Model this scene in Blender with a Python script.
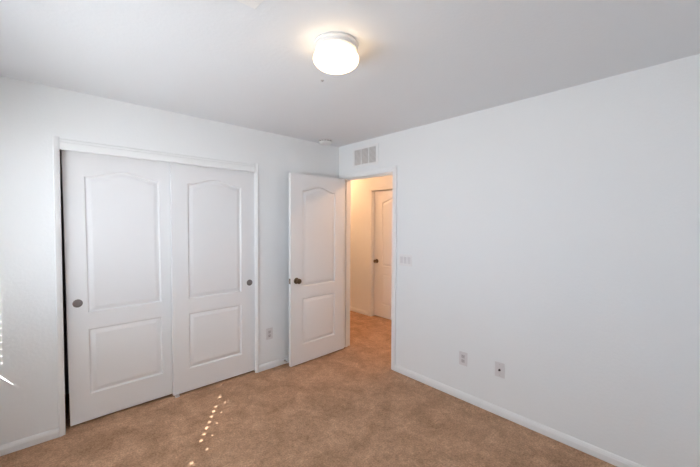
import bpy, bmesh, math
from mathutils import Vector, Matrix

for o in list(bpy.data.objects):
    bpy.data.objects.remove(o)
SC = bpy.context.scene
COL = SC.collection
PI = math.pi

# ------------------------------------------------------------------ camera
H = 2.44
cam_data = bpy.data.cameras.new('camera')
cam = bpy.data.objects.new('camera', cam_data); COL.objects.link(cam)
cam_data.sensor_width = 36.0
cam_data.lens = 328.94 * 36.0 / 700.0
cam_data.clip_start = 0.02
yaw, pitch, roll = 0.7411, 0.0296, 0.0049
F = Vector((math.sin(yaw)*math.cos(pitch), math.cos(yaw)*math.cos(pitch), -math.sin(pitch)))
Rv = Vector((math.cos(yaw), -math.sin(yaw), 0)); Uv = Rv.cross(F)
R2 = Rv*math.cos(roll) + Uv*math.sin(roll); U2 = -Rv*math.sin(roll) + Uv*math.cos(roll)
mw = Matrix((R2, U2, -F)).transposed().to_4x4()
mw.translation = Vector((-2.6123, -3.0639, 1.5111))
cam.matrix_world = mw
SC.camera = cam

# ------------------------------------------------------------------ world, sun, daylight, exposure
SC.view_settings.view_transform = 'Standard'
SC.view_settings.look = 'None'
SC.view_settings.gamma = 1.0
SC.view_settings.use_curve_mapping = False
SC.view_settings.exposure = 0.04

world = bpy.data.worlds.new('daylight_sky'); SC.world = world; world.use_nodes = True
bgn = world.node_tree.nodes['Background']
bgn.inputs[0].default_value = (0.62, 0.78, 1.0, 1); bgn.inputs[1].default_value = 2.0

def light(name, kind, loc, energy, color, direction=None, **kw):
    d = bpy.data.lights.new(name, kind); d.energy = energy; d.color = color
    for k, v in kw.items(): setattr(d, k, v)
    o = bpy.data.objects.new(name, d); COL.objects.link(o); o.location = loc
    if direction is not None:
        o.rotation_euler = Vector(direction).to_track_quat('-Z', 'Y').to_euler()
    return o

XL, YF = -3.15, -3.45            # window wall, wall behind the camera
YH0, YH1 = -3.0, 2.4             # ends of the hall
SUN_DIR = (0.46, 0.715, -0.527)
light('sun', 'SUN', (-6, -6, 6), 24.0, (1.0, 0.98, 0.95), SUN_DIR, angle=0.0045)
light('daylight_window', 'AREA', (XL-0.045, -1.32, 1.45), 29.0, (0.84, 0.92, 1.0), (1, 0, 0.0),
      shape='RECTANGLE', size=0.58, size_y=1.14)
light('daylight_window_rear', 'AREA', (XL-0.045, -2.40, 1.45), 3.0, (0.84, 0.92, 1.0), (1, 0, 0.0),
      shape='RECTANGLE', size=1.24, size_y=1.14)
light('hall_lamp_glow_near', 'POINT', (0.58, -0.85, 2.27), 16.0, (1.0, 0.56, 0.30), shadow_soft_size=0.05)
light('hall_lamp_glow_far', 'POINT', (0.72, 1.25, 2.27), 14.5, (1.0, 0.52, 0.24), shadow_soft_size=0.05)

SC.cycles.max_bounces = 12; SC.cycles.diffuse_bounces = 8

# ------------------------------------------------------------------ materials
def mat(name, color, rough=0.6, metal=0.0, bump=None, spec=None, emit=None):
    m = bpy.data.materials.new(name); m.use_nodes = True
    nt = m.node_tree; b = nt.nodes['Principled BSDF']
    b.inputs['Base Color'].default_value = (*color, 1)
    b.inputs['Roughness'].default_value = rough
    b.inputs['Metallic'].default_value = metal
    if spec is not None: b.inputs['Specular IOR Level'].default_value = spec
    if emit:
        b.inputs['Emission Color'].default_value = (*emit[0], 1); b.inputs['Emission Strength'].default_value = emit[1]
    if bump:
        scale, strength, dist, detail = bump
        tc = nt.nodes.new('ShaderNodeTexCoord'); n = nt.nodes.new('ShaderNodeTexNoise')
        n.inputs['Scale'].default_value = scale; n.inputs['Detail'].default_value = detail
        bp = nt.nodes.new('ShaderNodeBump'); bp.inputs['Strength'].default_value = strength; bp.inputs['Distance'].default_value = dist
        nt.links.new(tc.outputs['Object'], n.inputs['Vector'])
        nt.links.new(n.outputs['Fac'], bp.inputs['Height']); nt.links.new(bp.outputs['Normal'], b.inputs['Normal'])
    return m

M = {}
M['wall'] = mat('wall_paint', (0.81, 0.825, 0.835), 0.75, bump=(55, 0.25, 0.004, 3), spec=0.2)
M['ceiling'] = mat('ceiling_paint', (0.77, 0.795, 0.825), 0.85, bump=(50, 0.25, 0.004, 3), spec=0.1)
M['trim'] = mat('white_trim_paint', (0.82, 0.83, 0.835), 0.4)
M['door'] = mat('white_door_paint', (0.80, 0.80, 0.81), 0.42, bump=(240, 0.04, 0.001, 2))
M['plastic'] = mat('white_plastic', (0.80, 0.79, 0.79), 0.35)
M['socket'] = mat('dull_grey_metal', (0.38, 0.37, 0.36), 0.5)
M['plate'] = mat('greyed_plate_plastic', (0.70, 0.68, 0.69), 0.4)
M['plastic_grey'] = mat('socket_plastic', (0.55, 0.52, 0.53), 0.4)
M['dark'] = mat('dark_slot', (0.03, 0.03, 0.03), 0.6)
M['bronze'] = mat('antique_bronze', (0.17, 0.12, 0.08), 0.28, 1.0)
M['nickel'] = mat('satin_nickel', (0.42, 0.38, 0.34), 0.38, 1.0)
M['pull'] = mat('brushed_pull', (0.24, 0.21, 0.20), 0.5, 0.6)
M['steel'] = mat('hinge_steel', (0.62, 0.60, 0.58), 0.4, 0.9)
M['white_metal'] = mat('white_enamel', (0.82, 0.82, 0.82), 0.35)
M['grille_back'] = mat('grey_brown_backing', (0.42, 0.38, 0.36), 0.8)  # even grey-brown for the sheet behind the wall grille louvers
M['blind'] = mat('vinyl_slat', (0.85, 0.85, 0.84), 0.5)
M['closet'] = mat('closet_paint', (0.55, 0.55, 0.55), 0.8)
M['ground'] = mat('outdoor_gravel', (0.38, 0.36, 0.33), 0.9, bump=(40, 0.5, 0.02, 4))

def carpet():
    m = bpy.data.materials.new('tan_carpet'); m.use_nodes = True
    nt = m.node_tree; b = nt.nodes['Principled BSDF']; N = nt.nodes.new; L = nt.links.new
    b.inputs['Roughness'].default_value = 1.0; b.inputs['Specular IOR Level'].default_value = 0.05
    tc = N('ShaderNodeTexCoord')
    big = N('ShaderNodeTexNoise'); big.inputs['Scale'].default_value = 5.0; big.inputs['Detail'].default_value = 4; big.inputs['Roughness'].default_value = 0.62; big.inputs['Distortion'].default_value = 0.6
    mid = N('ShaderNodeTexNoise'); mid.inputs['Scale'].default_value = 24; mid.inputs['Detail'].default_value = 3
    fine = N('ShaderNodeTexNoise'); fine.inputs['Scale'].default_value = 85; fine.inputs['Detail'].default_value = 3; fine.inputs['Roughness'].default_value = 0.8
    for t in (big, mid, fine): L(tc.outputs['Object'], t.inputs['Vector'])
    cr = N('ShaderNodeValToRGB'); cr.color_ramp.elements[0].position = 0.36; cr.color_ramp.elements[1].position = 0.66
    cr.color_ramp.elements[0].color = (0.39, 0.239, 0.149, 1); cr.color_ramp.elements[1].color = (0.55, 0.345, 0.226, 1)
    L(big.outputs['Fac'], cr.inputs['Fac'])
    mr = N('ShaderNodeMapRange'); mr.inputs[1].default_value = 0.3; mr.inputs[2].default_value = 0.7; mr.inputs[3].default_value = 0.88; mr.inputs[4].default_value = 1.12
    L(mid.outputs['Fac'], mr.inputs[0])
    mr2 = N('ShaderNodeMapRange'); mr2.inputs[1].default_value = 0.3; mr2.inputs[2].default_value = 0.7; mr2.inputs[3].default_value = 0.62; mr2.inputs[4].default_value = 1.38
    L(fine.outputs['Fac'], mr2.inputs[0])
    mul = N('ShaderNodeMath'); mul.operation = 'MULTIPLY'; L(mr.outputs[0], mul.inputs[0]); L(mr2.outputs[0], mul.inputs[1])
    vm = N('ShaderNodeVectorMath'); vm.operation = 'SCALE'; L(cr.outputs['Color'], vm.inputs[0]); L(mul.outputs[0], vm.inputs['Scale'])
    L(vm.outputs[0], b.inputs['Base Color'])
    bp = N('ShaderNodeBump'); bp.inputs['Strength'].default_value = 0.7; bp.inputs['Distance'].default_value = 0.006
    L(fine.outputs['Fac'], bp.inputs['Height'])
    bp2 = N('ShaderNodeBump'); bp2.inputs['Strength'].default_value = 0.5; bp2.inputs['Distance'].default_value = 0.02
    L(mid.outputs['Fac'], bp2.inputs['Height']); L(bp.outputs['Normal'], bp2.inputs['Normal']); L(bp2.outputs['Normal'], b.inputs['Normal'])
    return m
M['carpet'] = carpet()

def glass_pane():
    m = bpy.data.materials.new('window_glass'); m.use_nodes = True
    nt = m.node_tree; nt.nodes.remove(nt.nodes['Principled BSDF'])
    t = nt.nodes.new('ShaderNodeBsdfTransparent'); g = nt.nodes.new('ShaderNodeBsdfGlossy'); g.inputs['Roughness'].default_value = 0.02
    mx = nt.nodes.new('ShaderNodeMixShader'); mx.inputs[0].default_value = 0.06
    nt.links.new(t.outputs[0], mx.inputs[1]); nt.links.new(g.outputs[0], mx.inputs[2])
    nt.links.new(mx.outputs[0], nt.nodes['Material Output'].inputs[0])
    return m
M['glass'] = glass_pane()
M['lamp_glass'] = mat('lit_opal_glass', (0.9, 0.85, 0.75), 0.3, emit=((1.0, 0.68, 0.36), 4.6))

# ------------------------------------------------------------------ mesh helpers
def link(name, bm, m, parent=None, smooth=False):
    bmesh.ops.recalc_face_normals(bm, faces=bm.faces)
    me = bpy.data.meshes.new(name); bm.to_mesh(me); bm.free()
    me.materials.append(M[m] if isinstance(m, str) else m)
    if smooth:
        for p in me.polygons: p.use_smooth = True
        me.set_sharp_from_angle(angle=math.radians(32))
    o = bpy.data.objects.new(name, me); COL.objects.link(o); o.parent = parent
    return o

def box(bm, x0, x1, y0, y1, z0, z1, bev=0.0, seg=2):
    r = bmesh.ops.create_cube(bm, size=1.0)
    vs = r['verts']
    for v in vs:
        v.co = Vector(((x0+x1)/2 + v.co.x*(x1-x0), (y0+y1)/2 + v.co.y*(y1-y0), (z0+z1)/2 + v.co.z*(z1-z0)))
    if bev > 0:
        es = list({e for v in vs for e in v.link_edges})
        bmesh.ops.bevel(bm, geom=es, offset=bev, segments=seg, affect='EDGES', profile=0.5)

def extrude_profile(bm, prof, axis, a, b, swap=None):
    """prof: list of (u,z); axis 'x' -> u is y; axis 'y' -> u is x; axis 'z' -> (u,z) is (x,y)"""
    def P(u, w, t):
        return {'x': (t, u, w), 'y': (u, t, w), 'z': (u, w, t)}[axis]
    A = [bm.verts.new(P(u, w, a)) for u, w in prof]; B = [bm.verts.new(P(u, w, b)) for u, w in prof]
    n = len(prof)
    for i in range(n):
        j = (i+1) % n
        bm.faces.new((A[i], A[j], B[j], B[i]))
    bm.faces.new(A); bm.faces.new(B[::-1])

def lathe(bm, prof, origin, axis, seg=48):
    """prof: list of (radius, distance along axis)"""
    ax = Vector(axis).normalized()
    t = Vector((0, 0, 1)) if abs(ax.z) < 0.9 else Vector((1, 0, 0))
    u = ax.cross(t).normalized(); v = ax.cross(u); o = Vector(origin)
    rings = []
    for r, d in prof:
        if r < 1e-6: rings.append([bm.verts.new(o + ax*d)])
        else: rings.append([bm.verts.new(o + ax*d + (u*math.cos(2*PI*k/seg) + v*math.sin(2*PI*k/seg))*r) for k in range(seg)])
    for a, b in zip(rings, rings[1:]):
        for k in range(seg):
            l = (k+1) % seg
            if len(a) == 1 and len(b) == 1: continue
            if len(a) == 1: bm.faces.new((a[0], b[k], b[l]))
            elif len(b) == 1: bm.faces.new((a[k], b[0], a[l]))
            else: bm.faces.new((a[k], b[k], b[l], a[l]))

def structure(o, label=None, cat=None):
    o['kind'] = 'structure'
    if label: o['label'] = label
    if cat: o['category'] = cat
    return o
def thing(name, label, cat, loc=(0, 0, 0), rot=(0, 0, 0), group=None):
    o = bpy.data.objects.new(name, None); COL.objects.link(o)
    o.empty_display_size = 0.05
    o.location = loc; o.rotation_euler = rot; o['label'] = label; o['category'] = cat
    if group: o['group'] = group
    return o
def boxes(name, m, lst, parent=None, bev=0.0, label=None, cat=None, kind=True):
    bm = bmesh.new()
    for b in lst: box(bm, *b, bev=bev)
    o = link(name, bm, m, parent)
    if kind and parent is None: structure(o, label, cat)
    return o

# ------------------------------------------------------------------ the shell
CL, CR, CT = -2.549, -1.085, 2.06        # closet opening
DY0, DY1, DT = -0.855, -0.086, 2.04      # bedroom doorway in the right wall
WY0, WY1, WZ0, WZ1 = -3.10, -0.40, 0.84, 2.04   # window
HX = 1.25                                # far wall of the hall
HD0, HD1 = -0.135, 0.63                  # door opening in the far hall wall

boxes('floor', 'carpet', [(XL-0.12, HX+0.2, YF-0.12, YH1+0.1, -0.08, 0.0)],
      label='tan cut pile carpet running from the bedroom into the hall', cat='floor')
boxes('ceiling', 'ceiling', [(XL-0.12, HX+0.2, YF-0.12, YH1+0.1, H, H+0.1)],
      label='plain white painted ceiling of the bedroom', cat='ceiling')
boxes('wall_back', 'wall', [(XL-0.12, CL, 0, 0.11, 0, H), (CR, 0.0, 0, 0.11, 0, H), (CL, CR, 0, 0.11, CT, H)],
      label='white wall with the sliding closet doors', cat='wall')
boxes('wall_right', 'wall', [(0, 0.12, YF-0.12, DY0-0.018, 0, H), (0, 0.12, DY1+0.018, YH1, 0, H), (0, 0.12, DY0-0.018, DY1+0.018, DT+0.018, H)],
      label='long plain white wall with the open doorway at its end', cat='wall')
boxes('wall_left', 'wall', [(XL-0.12, XL, YF-0.12, WY0, 0, H), (XL-0.12, XL, WY1, 0.0, 0, H), (XL-0.12, XL, WY0, WY1, 0, WZ0), (XL-0.12, XL, WY0, WY1, WZ1, H), (XL-0.12, XL, -1.74, -1.62, WZ0, WZ1)],  # last box: unseen pier added to block sun between the two blinds
      label='white wall with the window, nearest the camera', cat='wall')
boxes('wall_front', 'wall', [(XL, 0, YF-0.12, YF, 0, H)], label='white wall behind the camera', cat='wall')
boxes('wall_closet', 'closet', [(CL-0.25, CR+0.25, 0.72, 0.80, 0, H), (CL-0.33, CL-0.25, 0.11, 0.80, 0, H), (CR+0.25, CR+0.33, 0.11, 0.80, 0, H)],
      label='plain inner walls of the closet', cat='wall')
boxes('wall_hall', 'wall', [(HX, HX+0.12, YH0-0.1, HD0-0.018, 0, H), (HX, HX+0.12, HD1+0.018, YH1, 0, H), (HX, HX+0.12, HD0-0.018, HD1+0.018, 2.06, H),
      (HX+0.12, HX+0.2, YH0, YH1, 0, H)],
      label='far wall of the warmly lit hall', cat='wall')
boxes('wall_hall_end', 'wall', [(0.12, HX, YH1, YH1+0.1, 0, H), (0.12, HX, YH0-0.1, YH0, 0, H)], label='end walls of the hall', cat='wall')

# baseboards: rounded-top profile
BP = [(0.0, 0.0), (0.013, 0.0), (0.014, 0.004), (0.014, 0.040), (0.0125, 0.043), (0.0115, 0.050), (0.007, 0.060), (0.003, 0.064), (0.0, 0.065)]
def baseboard(name, axis, sign, at, a, b, label):
    bm = bmesh.new(); extrude_profile(bm, [(at + sign*u, w) for u, w in BP], axis, a, b)
    return structure(link(name, bm, 'trim'), label, 'baseboard')
baseboard('baseboard_back', 'x', -1, 0.0, CR+0.023, -0.014, 'short white baseboard under the outlet beside the closet')
baseboard('baseboard_back_outer', 'x', -1, 0.0, XL, CL-0.036, 'white baseboard at the outer side of the closet')
baseboard('baseboard_right', 'y', -1, 0.0, YF, DY0-0.063, 'long white baseboard along the plain wall')
baseboard('baseboard_left', 'y', 1, XL, YF, -0.014, 'white baseboard under the window')
baseboard('baseboard_hall', 'y', -1, HX, HD1+0.072, YH1, 'baseboard along the far hall wall')

# doorway lining and casing
bm = bmesh.new()
box(bm, -0.001, 0.121, DY1, DY1+0.018, 0, DT+0.018, 0.001, 1)
box(bm, -0.001, 0.121, DY0-0.018, DY0, 0, DT+0.018, 0.001, 1)
box(bm, -0.001, 0.121, DY0, DY1, DT, DT+0.018, 0.001, 1)
box(bm, 0.040, 0.075, DY1-0.011, DY1, 0, DT, 0.002, 1)
box(bm, 0.040, 0.075, DY0, DY0+0.011, 0, DT, 0.002, 1)
box(bm, 0.040, 0.075, DY0+0.011, DY1-0.011, DT-0.011, DT, 0.002, 1)
structure(link('trim_1', bm, 'trim'), 'white jamb lining the open doorway', 'door jamb')
CP = [(0.0, 0.0), (0.057, 0.0), (0.057, 0.014), (0.050, 0.0155), (0.036, 0.012), (0.018, 0.011), (0.006, 0.009), (0.001, 0.006)]
def casing(bm, plane, s, y0, y1, top, w=0.057):
    """casing around an opening in an x = plane wall; s is the side it stands out to; (distance from opening, thickness) profile, mitred"""
    def ring(u, t):
        return [(plane + s*t, y0-u, 0.0), (plane + s*t, y0-u, top+u), (plane + s*t, y1+u, top+u), (plane + s*t, y1+u, 0.0)]
    prof = [(0.005 + u*w/0.057, t) for u, t in CP]
    rows = [[bm.verts.new(p) for p in ring(u, t)] for u, t in prof]
    n = len(rows)
    for i in range(n):
        j = (i+1) % n
        for k in range(3): bm.faces.new((rows[i][k], rows[i][k+1], rows[j][k+1], rows[j][k]))
    bm.faces.new([r[0] for r in rows]); bm.faces.new([r[3] for r in rows][::-1])
bm = bmesh.new(); casing(bm, -0.0005, -1, DY0, DY1, DT)
structure(link('trim_2', bm, 'trim'), 'white moulded casing round the open doorway', 'door casing')
bm = bmesh.new(); casing(bm, 0.1205, 1, DY0, DY1, DT)
structure(link('trim_3', bm, 'trim'), 'casing round the doorway on its hall side', 'door casing')
bm = bmesh.new(); casing(bm, HX-0.0005, -1, HD0, HD1, 2.045)
structure(link('trim_4', bm, 'trim'), 'casing round the closed hall door', 'door casing')
boxes('trim_5', 'trim', [(HX-0.001, HX+0.12, HD1, HD1+0.018, 0, 2.063), (HX-0.001, HX+0.12, HD0-0.018, HD0, 0, 2.063), (HX-0.001, HX+0.12, HD0, HD1, 2.045, 2.063)],
      label='jamb of the closed hall door', cat='door jamb')

# closet trim: narrow side strips, top fascia
def strip(name, x0, x1, z1, label, mirror=False):
    prof = [(x0, 0.0)]
    pts = [(0.0, 0.0005), (0.0, 0.011), (0.05, 0.0135), (0.14, 0.015), (0.30, 0.0135), (0.50, 0.0105), (0.72, 0.0065), (0.92, 0.003), (1.0, 0.0005)]
    if mirror: pts = [(1-a, b) for a, b in reversed(pts)]
    prof = [(x0 + (x1-x0)*a, -b) for a, b in pts] + [(x1, 0.0004), (x0, 0.0004)]
    bm = bmesh.new(); extrude_profile(bm, prof, 'z', 0.0, z1)
    return structure(link(name, bm, 'trim', smooth=True), label, 'closet trim')
strip('trim_6', CL-0.036, CL, 2.105, 'white trim strip at the outer side of the closet opening')
strip('trim_7', CR-0.014, CR+0.023, 2.105, 'white trim strip between the closet and the outlet wall', True)
bm = bmesh.new()
fp = [(0.0, 2.017), (-0.016, 2.017), (-0.019, 2.020), (-0.019, 2.066), (-0.015, 2.070), (-0.014, 2.086), (-0.010, 2.092), (0.0, 2.094)]
extrude_profile(bm, fp, 'x', CL, CR-0.014)
structure(link('trim_8', bm, 'trim'), 'white fascia board over the sliding closet doors', 'closet trim')
boxes('trim_9', 'closet', [(CL, CR, 0.012, 0.104, CT-0.012, CT)], label='grey track behind the closet fascia', cat='closet track')

# ------------------------------------------------------------------ panelled doors
PZ = dict(b0=0.215, b1=0.710, t0=0.835, t1=1.857, rise=0.052)
RINGS = [(0.0, 0.0), (0.002, 0.0012), (0.006, 0.0075), (0.009, 0.0105), (0.012, 0.0112), (0.016, 0.0108), (0.026, 0.0072), (0.038, 0.0025), (0.042, 0.0012), (0.046, 0.0010)]
def panel_face(bm, W, Ht, stile, y, s, off=0.0):
    """moulded two-panel face of a door, door spans x 0..W, z 0..Ht, face plane y, outward s"""
    N = 28
    sl, sr = stile + off, stile - off
    xs = [sl + (W-sl-sr)*i/N for i in range(N+1)]
    def arch(t): return PZ['rise']*(0.5-0.5*math.cos(2*PI*t))
    def f(pts): bm.faces.new([bm.verts.new(p) for p in pts])
    zb0, zb1, zt0, zt1 = (PZ[k]-0.015 for k in ('b0', 'b1', 't0', 't1'))
    # stiles and rails
    f([(0, y, 0), (sl, y, 0), (sl, y, Ht), (0, y, Ht)])
    f([(W-sr, y, 0), (W, y, 0), (W, y, Ht), (W-sr, y, Ht)])
    f([(sl, y, 0), (W-sr, y, 0), (W-sr, y, zb0), (sl, y, zb0)])
    f([(sl, y, zb1), (W-sr, y, zb1), (W-sr, y, zt0), (sl, y, zt0)])
    for i in range(N):
        f([(xs[i], y, zt1+arch(i/N)), (xs[i+1], y, zt1+arch((i+1)/N)), (xs[i+1], y, Ht), (xs[i], y, Ht)])
    # sunk and raised panels
    for z0, z1, arc in ((zb0, zb1, False), (zt0, zt1, True)):
        loops = []
        for ins, dep in RINGS:
            L = []
            x0, x1 = sl+ins, W-sr-ins
            for i in range(N+1): L.append((x0+(x1-x0)*i/N, y - s*dep, z0+ins))
            for i in range(N, -1, -1):
                top = z1 - ins + (arch(i/N) if arc else 0)
                L.append((x0+(x1-x0)*i/N, y - s*dep, top))
            loops.append([bm.verts.new(p) for p in L])
        n = len(loops[0])
        for a, b in zip(loops, loops[1:]):
            for i in range(n):
                j = (i+1) % n
                bm.faces.new((a[i], a[j], b[j], b[i]))
        last = loops[-1]
        for i in range(N):
            bm.faces.new((last[i], last[i+1], last[n-2-i], last[n-1-i]))

def panel_door(name, W, Ht, stile, T, label, off=0.0):
    """door slab: x 0..W, y -T/2..T/2, z 0..Ht; its face looks to -y"""
    bm = bmesh.new()
    panel_face(bm, W, Ht, stile, -T/2, -1, off)
    panel_face(bm, W, Ht, stile, T/2, 1, off)
    for a, b in (((0, 0), (W, 0)), ((W, 0), (W, Ht)), ((W, Ht), (0, Ht)), ((0, Ht), (0, 0))):
        bm.faces.new([bm.verts.new(p) for p in ((a[0], -T/2, a[1]), (b[0], -T/2, b[1]), (b[0], T/2, b[1]), (a[0], T/2, a[1]))])
    o = link(name, bm, 'door', smooth=True)
    structure(o, label, 'door')
    return o

def knob(parent, x, z, y, s, m='bronze'):
    """round door knob with rosette standing out along s*y"""
    bm = bmesh.new()
    prof = [(0.0, 0.0), (0.011, 0.0), (0.011, 0.026), (0.016, 0.030), (0.024, 0.036), (0.0275, 0.046), (0.0265, 0.055), (0.020, 0.062), (0.010, 0.0655), (0.0, 0.066)]
    lathe(bm, prof, (x, y, z), (0, s, 0), 32)
    k = link('door_knob', bm, m, parent, True)
    bm = bmesh.new()
    lathe(bm, [(0.0, 0.0), (0.033, 0.0), (0.033, 0.003), (0.030, 0.007), (0.024, 0.009), (0.013, 0.011), (0.0, 0.0112)], (x, y, z), (0, s, 0), 32)
    link('rosette', bm, m, k, True)
    return k

# open bedroom door, hinged on the doorway's corner-side jamb
T1, W1 = 0.035, 0.757
d1 = panel_door('door_1', W1, 2.015, 0.147, T1, 'white two-panel door with arched upper panel, standing open by the doorway')
d1.location = (-0.781, -0.1425, 0.018); d1.rotation_euler = (0, 0, math.radians(1.7))
kn = knob(d1, 0.070, 0.893, -T1/2, -1)
knob(d1, 0.070, 0.893, T1/2, 1)
bm = bmesh.new(); box(bm, -0.0012, 0.0004, -0.0125, 0.0125, 0.865, 0.921, 0.0004, 1)
lp = link('latch_plate', bm, 'bronze', d1)
bm = bmesh.new(); box(bm, -0.011, -0.001, -0.006, 0.006, 0.885, 0.902, 0.002, 2); link('latch_bolt', bm, 'nickel', lp)
for hz in (0.30, 1.04, 1.80):
    bm = bmesh.new()
    lathe(bm, [(0.0, 0.0), (0.0055, 0.0), (0.0055, 0.089), (0.0, 0.089)], (W1+0.010, T1/2+0.006, hz), (0, 0, 1), 16)
    box(bm, W1-0.0003, W1+0.0016, -T1/2+0.004, T1/2, hz, hz+0.089)
    box(bm, W1+0.0016, W1+0.0050, -T1/2+0.006, T1/2+0.004, hz, hz+0.089)
    link('hinge', bm, 'steel', d1, True)

# sliding closet doors
def flush_pull(parent, x, z, y):
    bm = bmesh.new()
    lathe(bm, [(0.030, 0.0), (0.030, 0.0025), (0.0275, 0.0035), (0.0245, 0.0030), (0.0235, 0.0012), (0.0, 0.0008)], (x, y, z), (0, -1, 0), 32)
    link('finger_pull', bm, 'pull', parent, True)
WC = 0.762
d2 = panel_door('door_2', WC, 2.03, 0.135, 0.033, 'rear sliding closet door, with its round pull at the outer edge', -0.015)
d2.location = (-2.520, 0.0865, 0.013); d2.rotation_euler = (0, math.radians(-0.5), 0)
flush_pull(d2, 0.062, 0.900, -0.0165)
d3 = panel_door('door_3', WC, 2.03, 0.137, 0.033, 'front sliding closet door, with its round pull beside the outlet wall', -0.008)
d3.location = (-1.841, 0.0465, 0.016)
flush_pull(d3, 0.700, 0.902, -0.0165)

# hall door
d4 = panel_door('door_4', 0.755, 2.02, 0.165, 0.035, 'closed two-panel door in the far hall wall')
d4.rotation_euler = (0, 0, -PI/2); d4.location = (HX+0.072, HD1-0.004, 0.016)
knob(d4, 0.060, 0.893, -0.0175, -1)

# ------------------------------------------------------------------ window behind / beside the camera
def window(n, y0, y1, label):
    fr = [(XL-0.10, XL-0.06, y0, y0+0.03, WZ0, WZ1), (XL-0.10, XL-0.06, y1-0.012, y1, WZ0, WZ1),
          (XL-0.10, XL-0.06, y0+0.03, y1-0.012, WZ0-0.004, WZ0+0.002), (XL-0.10, XL-0.06, y0+0.03, y1-0.012, WZ1-0.03, WZ1)]
    w = boxes('window_%d' % n, 'trim', fr, label=label, cat='window')
    boxes('pane', 'glass', [(XL-0.082, XL-0.078, y0+0.02, y1-0.01, WZ0+0.002, WZ1-0.03)], parent=w)
window(1, -1.62, WY1, 'white framed window nearest the closet wall')
window(2, WY0, -1.74, 'white framed window nearest the camera')

SLAT, PITCH, TILT = 0.050, 0.045, math.radians(3)
def blind(name, y0, y1, label, holes, gap):
    """horizontal blind hung at the room face of the window; holes: list of (y, size, slat indices)"""
    t = thing(name, label, 'window blind', (XL+0.004, (y0+y1)/2, WZ1), group=None)
    loc = Vector(t.location)
    bm = bmesh.new(); box(bm, -0.03, 0.035, y0-loc.y, y1-loc.y, -0.045, 0.0, 0.003); link('headrail', bm, 'blind', t)
    bm = bmesh.new()
    ca, sa = math.cos(TILT), math.sin(TILT)
    def seg(zc, ya, yb, u0, u1):
        th = 0.0012
        vs = []
        for yy in (ya, yb):
            for u, w in ((u0, -th), (u1, -th), (u1, th), (u0, th)):
                vs.append(bm.verts.new((u*ca - w*sa, yy-loc.y, zc + u*sa + w*ca)))
        for q in ((0, 1, 2, 3), (7, 6, 5, 4), (0, 4, 5, 1), (1, 5, 6, 2), (2, 6, 7, 3), (3, 7, 4, 0)):
            bm.faces.new([vs[i] for i in q])
    k = 0
    zc = WZ0 + 0.052 - loc.z
    n = int((-0.05 - zc)/PITCH) + 1
    for k in range(n):
        z = zc + k*PITCH
        hs = sorted((hy, hs_) for hy, hs_, idx in holes if k in idx)
        ya = y0
        for hy, h in hs:
            seg(z, ya, hy-h/2, -SLAT/2, SLAT/2)
            seg(z, hy-h/2, hy+h/2, -SLAT/2, -h*0.42)
            seg(z, hy-h/2, hy+h/2, h*0.42, SLAT/2)
            ya = hy+h/2
        seg(z, ya, y1, -SLAT/2, SLAT/2)
    link('slats', bm, 'blind', t)
    # bottom rail, hanging a little crooked
    bm = bmesh.new()
    g0, g1 = gap
    a = [(-0.010, -0.012), (0.010, -0.012), (0.010, 0.010), (-0.010, 0.010)]
    zb = WZ0 + 0.012 - loc.z
    ysplit = y1 - 0.155
    pts = [(y0, 0.0), (ysplit, g0), (y1, g1)]
    rows = [[bm.verts.new((u, yy-loc.y, zb + w + dz)) for u, w in a] for yy, dz in pts]
    for r0, r1 in zip(rows, rows[1:]):
        for i in range(4):
            j = (i+1) % 4; bm.faces.new((r0[i], r0[j], r1[j], r1[i]))
    bm.faces.new(rows[0]); bm.faces.new(rows[-1][::-1])
    link('bottom_rail', bm, 'blind', t)
    return t
YM = -1.68
ALL = set(range(40))
blind('window_blind', YM+0.012, WY1-0.004, 'white horizontal blind nearest the closet wall',
      [(-0.456, 0.011, ALL)], (0.007, 0.028))
blind('window_blind', WY0+0.004, YM-0.012, 'white horizontal blind nearest the camera',
      [(-2.722, 0.026, set(range(11)) | set(range(13, 20)) | {21}), (-2.835, 0.019, {21, 19, 17, 15, 13})], (0.0, 0.0))

boxes('ground', 'ground', [(-30, XL-0.125, -25, 25, -0.35, -0.25)], label='bare ground outside the window', cat='ground')

# ------------------------------------------------------------------ ceiling lamp
def ceiling_lamp(name, x, y, label, lit=True):
    t = thing(name, label, 'ceiling light', (x, y, H))
    bm = bmesh.new()
    lathe(bm, [(0.0, 0.0), (0.112, 0.0), (0.116, 0.006), (0.114, 0.012), (0.106, 0.016), (0.104, 0.024), (0.110, 0.030), (0.110, 0.036), (0.104, 0.042), (0.095, 0.044), (0.0, 0.044)], (0, 0, 0), (0, 0, -1), 64)
    link('base_ring', bm, 'white_metal', t, True)
    bm = bmesh.new()
    prof = [(0.092, 0.040)]
    for i in range(0, 21):
        a = math.radians(-38 + (128)*i/20)
        prof.append((0.118*math.cos(a), 0.078 + 0.056*math.sin(a)))
    prof[-1] = (0.0, 0.078+0.056)
    lathe(bm, prof, (0, 0, 0), (0, 0, -1), 64)
    link('glass_shade', bm, 'lamp_glass', t, True)
    return t
ceiling_lamp('ceiling_light', -1.50, -1.735, 'lit mushroom shaped opal glass lamp on the bedroom ceiling')
ceiling_lamp('ceiling_light', 0.72, -0.85-0.35, 'opal glass ceiling lamp at the near end of the hall')
ceiling_lamp('ceiling_light', 0.72, 1.60, 'opal glass ceiling lamp at the far end of the hall')

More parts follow.
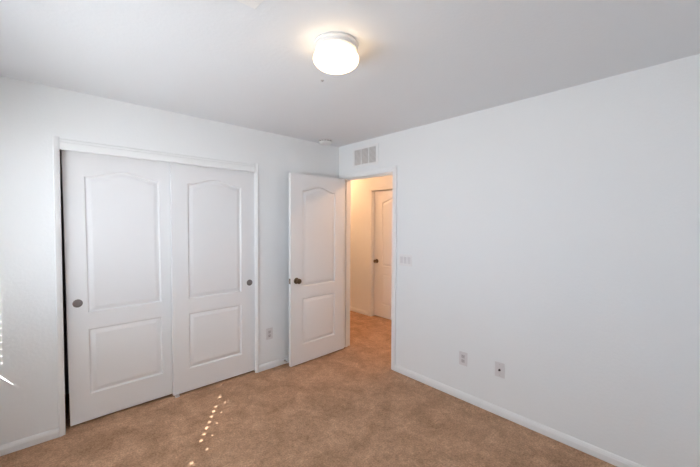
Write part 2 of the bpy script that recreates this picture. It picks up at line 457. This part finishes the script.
# smoke detector
t = thing('smoke_detector', 'small round white smoke detector on the ceiling near the room corner', 'smoke detector', (-0.325, -0.150, H))
bm = bmesh.new(); lathe(bm, [(0.0, 0.0), (0.078, 0.0), (0.080, 0.006), (0.078, 0.010), (0.0, 0.010)], (0, 0, 0), (0, 0, -1), 48); link('mounting_plate', bm, 'plate', t, True)
bm = bmesh.new(); lathe(bm, [(0.0, 0.010), (0.068, 0.010), (0.068, 0.018), (0.072, 0.019), (0.070, 0.034), (0.058, 0.043), (0.034, 0.046), (0.030, 0.049), (0.0, 0.050)], (0, 0, 0), (0, 0, -1), 48); link('cover', bm, 'trim', t, True)
bm = bmesh.new()
for k in range(14):
    a = 2*PI*k/14
    r = bmesh.ops.create_cube(bm, size=1.0)
    for v in r['verts']: v.co = Matrix.Rotation(a, 3, 'Z') @ Vector((0.068 + v.co.x*0.003, v.co.y*0.020, -0.0145 + v.co.z*0.006))
link('smoke_slots', bm, 'dark', t)

# small screw head in the ceiling
t = thing('ceiling_screw', 'tiny grey screw head in the ceiling beside the lit lamp', 'screw', (-1.29, -1.345, H))
bm = bmesh.new(); lathe(bm, [(0.0, 0.0), (0.0085, 0.0), (0.0085, 0.003), (0.0065, 0.0055), (0.003, 0.007), (0.0, 0.0072)], (0, 0, 0), (0, 0, -1), 16); link('screw_head', bm, 'socket', t, True)
bm = bmesh.new(); box(bm, -0.0055, 0.0055, -0.0006, 0.0006, -0.0077, -0.0068); link('screw_slot', bm, 'dark', t)

# ceiling supply register (one corner of it in view)
t = thing('ceiling_vent', 'white metal supply register on the ceiling, only one corner in view', 'vent', (-2.11, -1.86, H))
X0, X1, Y0, Y1 = -0.165, 0.170, -0.125, 0.143
bm = bmesh.new(); fw = 0.048
for b in ((X0, X1, Y0, Y0+fw), (X0, X1, Y1-fw, Y1), (X0, X0+fw, Y0+fw, Y1-fw), (X1-fw, X1, Y0+fw, Y1-fw)):
    box(bm, *b, -0.007, 0.0, 0.002)
link('frame', bm, 'white_metal', t)
boxes('dark_backing', 'dark', [(X0+0.01, X1-0.01, Y0+0.01, Y1-0.01, -0.0012, -0.0004)], parent=t)  # flat dark sheet, its colour standing in for shade inside the opening
bm = bmesh.new()
yy = Y0+fw+0.006
while yy < Y1-fw-0.012:
    r = bmesh.ops.create_cube(bm, size=1.0)
    rot = Matrix.Rotation(math.radians(-38), 3, 'X')
    for v in r['verts']: v.co = rot @ Vector((v.co.x*(X1-X0-2*fw), v.co.y*0.020, v.co.z*0.0012)) + Vector(((X0+X1)/2, yy+0.006, -0.008))
    yy += 0.017
link('louvers', bm, 'white_metal', t)

# return-air grille over the door
t = thing('air_vent', 'white wall grille of three louvered cells above the open doorway', 'vent', (0, -0.4525, 2.265))
bm = bmesh.new()
ya, yb, za, zb = -0.200, 0.200, -0.112, 0.112
cells = [(-0.1685, -0.064), (-0.052, 0.052), (0.064, 0.169)]
cz = 0.084
edges = [ya, cells[0][0], cells[0][1], cells[1][0], cells[1][1], cells[2][0], cells[2][1], yb]
box(bm, -0.007, 0, ya, yb, za, -cz, 0.0015, 1); box(bm, -0.007, 0, ya, yb, cz, zb, 0.0015, 1)
for a, b in ((ya, cells[0][0]), (cells[0][1], cells[1][0]), (cells[1][1], cells[2][0]), (cells[2][1], yb)):
    box(bm, -0.007, 0, a, b, -cz, cz)
link('frame', bm, 'white_metal', t)
boxes('filter', 'grille_back', [(-0.0010, -0.0003, cells[0][0]-0.005, cells[2][1]+0.005, -cz-0.003, cz+0.003)], parent=t)
for a, b in cells:
    bm = bmesh.new(); z = -cz+0.006
    while z < cz:
        r = bmesh.ops.create_cube(bm, size=1.0)
        rot = Matrix.Rotation(math.radians(35), 3, 'Y')
        for v in r['verts']: v.co = rot @ Vector((v.co.x*0.008, v.co.y*(b-a), v.co.z*0.0012)) + Vector((-0.0045, (a+b)/2, z))
        z += 0.0128
    link('louvers', bm, 'white_metal', t)

# ------------------------------------------------------------------ plates on the walls (local: face looks to -y, plate in x-z)
def rounded_plate(bm, w, h, t, y0=0.0, bev=0.003):
    box(bm, -w/2, w/2, y0-t, y0, -h/2, h/2, bev, 2)
def screw(parent, x, z, y):
    bm = bmesh.new(); lathe(bm, [(0.0, 0.0), (0.0035, 0.0), (0.0033, 0.001), (0.0, 0.0014)], (x, y, z), (0, -1, 0), 12); box(bm, x-0.0028, x+0.0028, y-0.0016, y-0.0013, z-0.0004, z+0.0004)
    link('screw', bm, 'plastic_grey', parent, True)
def duplex_outlet(loc, rotz, label):
    t = thing('wall_outlet', label, 'outlet', loc, (0, 0, rotz))
    bm = bmesh.new(); rounded_plate(bm, 0.076, 0.117, 0.005); link('cover_plate', bm, 'plate', t)
    for dz in (0.0195, -0.0195):
        bm = bmesh.new(); box(bm, -0.0165, 0.0165, -0.0072, -0.0045, dz-0.0145, dz+0.0145, 0.0012, 2)
        s = link('socket', bm, 'plastic_grey', t)
        bm = bmesh.new()
        box(bm, -0.0078, -0.0056, -0.0076, -0.0070, dz-0.001, dz+0.008); box(bm, 0.0056, 0.0078, -0.0076, -0.0070, dz-0.0005, dz+0.007)
        lathe(bm, [(0.0, 0.0), (0.0026, 0.0), (0.0026, 0.0006), (0.0, 0.0006)], (0, -0.0070, dz-0.0075), (0, -1, 0), 12)
        link('slots', bm, 'dark', s)
    screw(t, 0, 0, -0.005)
duplex_outlet((0.0, -1.662, 0.357), -PI/2, 'white duplex outlet low on the plain wall, beside the cable plate')
duplex_outlet((-0.940, 0.0, 0.364), 0.0, 'white duplex outlet between the closet and the open door')

t = thing('cable_plate', 'white wall plate with one dark coaxial jack, low on the plain wall', 'cable outlet', (0.0, -1.973, 0.363), (0, 0, -PI/2))
bm = bmesh.new(); rounded_plate(bm, 0.076, 0.117, 0.005); link('cover_plate', bm, 'plate', t)
bm = bmesh.new(); lathe(bm, [(0.0, 0.0), (0.0085, 0.0), (0.0085, 0.003), (0.0062, 0.004), (0.0062, 0.012), (0.0, 0.012)], (0, -0.005, 0), (0, -1, 0), 24)
link('coaxial_jack', bm, 'dark', t, True)['label'] = 'dark round coaxial jack'
screw(t, 0, 0.042, -0.005); screw(t, 0, -0.042, -0.005)

t = thing('light_switch', 'white three-gang rocker switch plate beside the doorway casing', 'light switch', (0.0, -1.030, 1.152), (0, 0, -PI/2))
bm = bmesh.new(); rounded_plate(bm, 0.163, 0.115, 0.005); link('cover_plate', bm, 'plastic', t)
for dx in (-0.046, 0.0, 0.046):
    bm = bmesh.new()
    vs = [(-0.0165, -0.0052, -0.0335), (0.0165, -0.0052, -0.0335), (0.0165, -0.0062, 0.0), (-0.0165, -0.0062, 0.0), (0.0165, -0.0098, 0.0335), (-0.0165, -0.0098, 0.0335),
          (-0.0165, -0.0040, -0.0335), (0.0165, -0.0040, -0.0335), (0.0165, -0.0040, 0.0335), (-0.0165, -0.0040, 0.0335)]
    V = [bm.verts.new((x+dx, y, z)) for x, y, z in vs]
    for q in ((0, 1, 2, 3), (3, 2, 4, 5), (6, 7, 1, 0), (9, 5, 4, 8), (6, 0, 3, 5, 9), (7, 8, 4, 2, 1), (6, 9, 8, 7)): bm.faces.new([V[i] for i in q])
    link('rocker', bm, 'plate', t)

# spring door stop on the baseboard behind the open door
t = thing('door_stop', 'small spring door stop on the baseboard behind the open door', 'door stop', (-0.765, -0.014, 0.038))
bm = bmesh.new(); lathe(bm, [(0.0, 0.0), (0.010, 0.0), (0.010, 0.003), (0.006, 0.006), (0.0, 0.006)], (0, 0, 0), (0, -1, 0), 20); link('base', bm, 'nickel', t, True)
bm = bmesh.new(); prev = None; turns = 11; n = turns*12
for i in range(n+1):
    a = 2*PI*i/12; c = Vector((0.0052*math.cos(a), -0.006 - 0.052*i/n, 0.0052*math.sin(a)))
    rad = Vector((math.cos(a), 0, math.sin(a)))
    ring = [bm.verts.new(c + rad*0.0013*math.cos(b) + Vector((0, 0.0013*math.sin(b), 0))) for b in [PI*2*q/6 for q in range(6)]]
    if prev:
        for q in range(6): bm.faces.new((prev[q], prev[(q+1) % 6], ring[(q+1) % 6], ring[q]))
    prev = ring
link('spring', bm, 'nickel', t, True)
bm = bmesh.new(); lathe(bm, [(0.0, 0.0), (0.0075, 0.0), (0.0085, 0.004), (0.0080, 0.011), (0.005, 0.014), (0.0, 0.0145)], (0, -0.057, 0), (0, -1, 0), 20); link('rubber_tip', bm, 'plastic', t, True)

# floor guide between the two sliding doors
t = thing('door_guide', 'small white plastic guide on the carpet where the closet doors overlap', 'door guide', (-1.812, 0.02, 0.0))
bm = bmesh.new()
box(bm, -0.016, 0.016, -0.012, 0.088, 0.0, 0.005, 0.001, 1); link('foot', bm, 'plastic', t)
bm = bmesh.new()
box(bm, -0.013, 0.013, -0.009, 0.003, 0.004, 0.026, 0.002, 2); link('lug', bm, 'plastic', t)
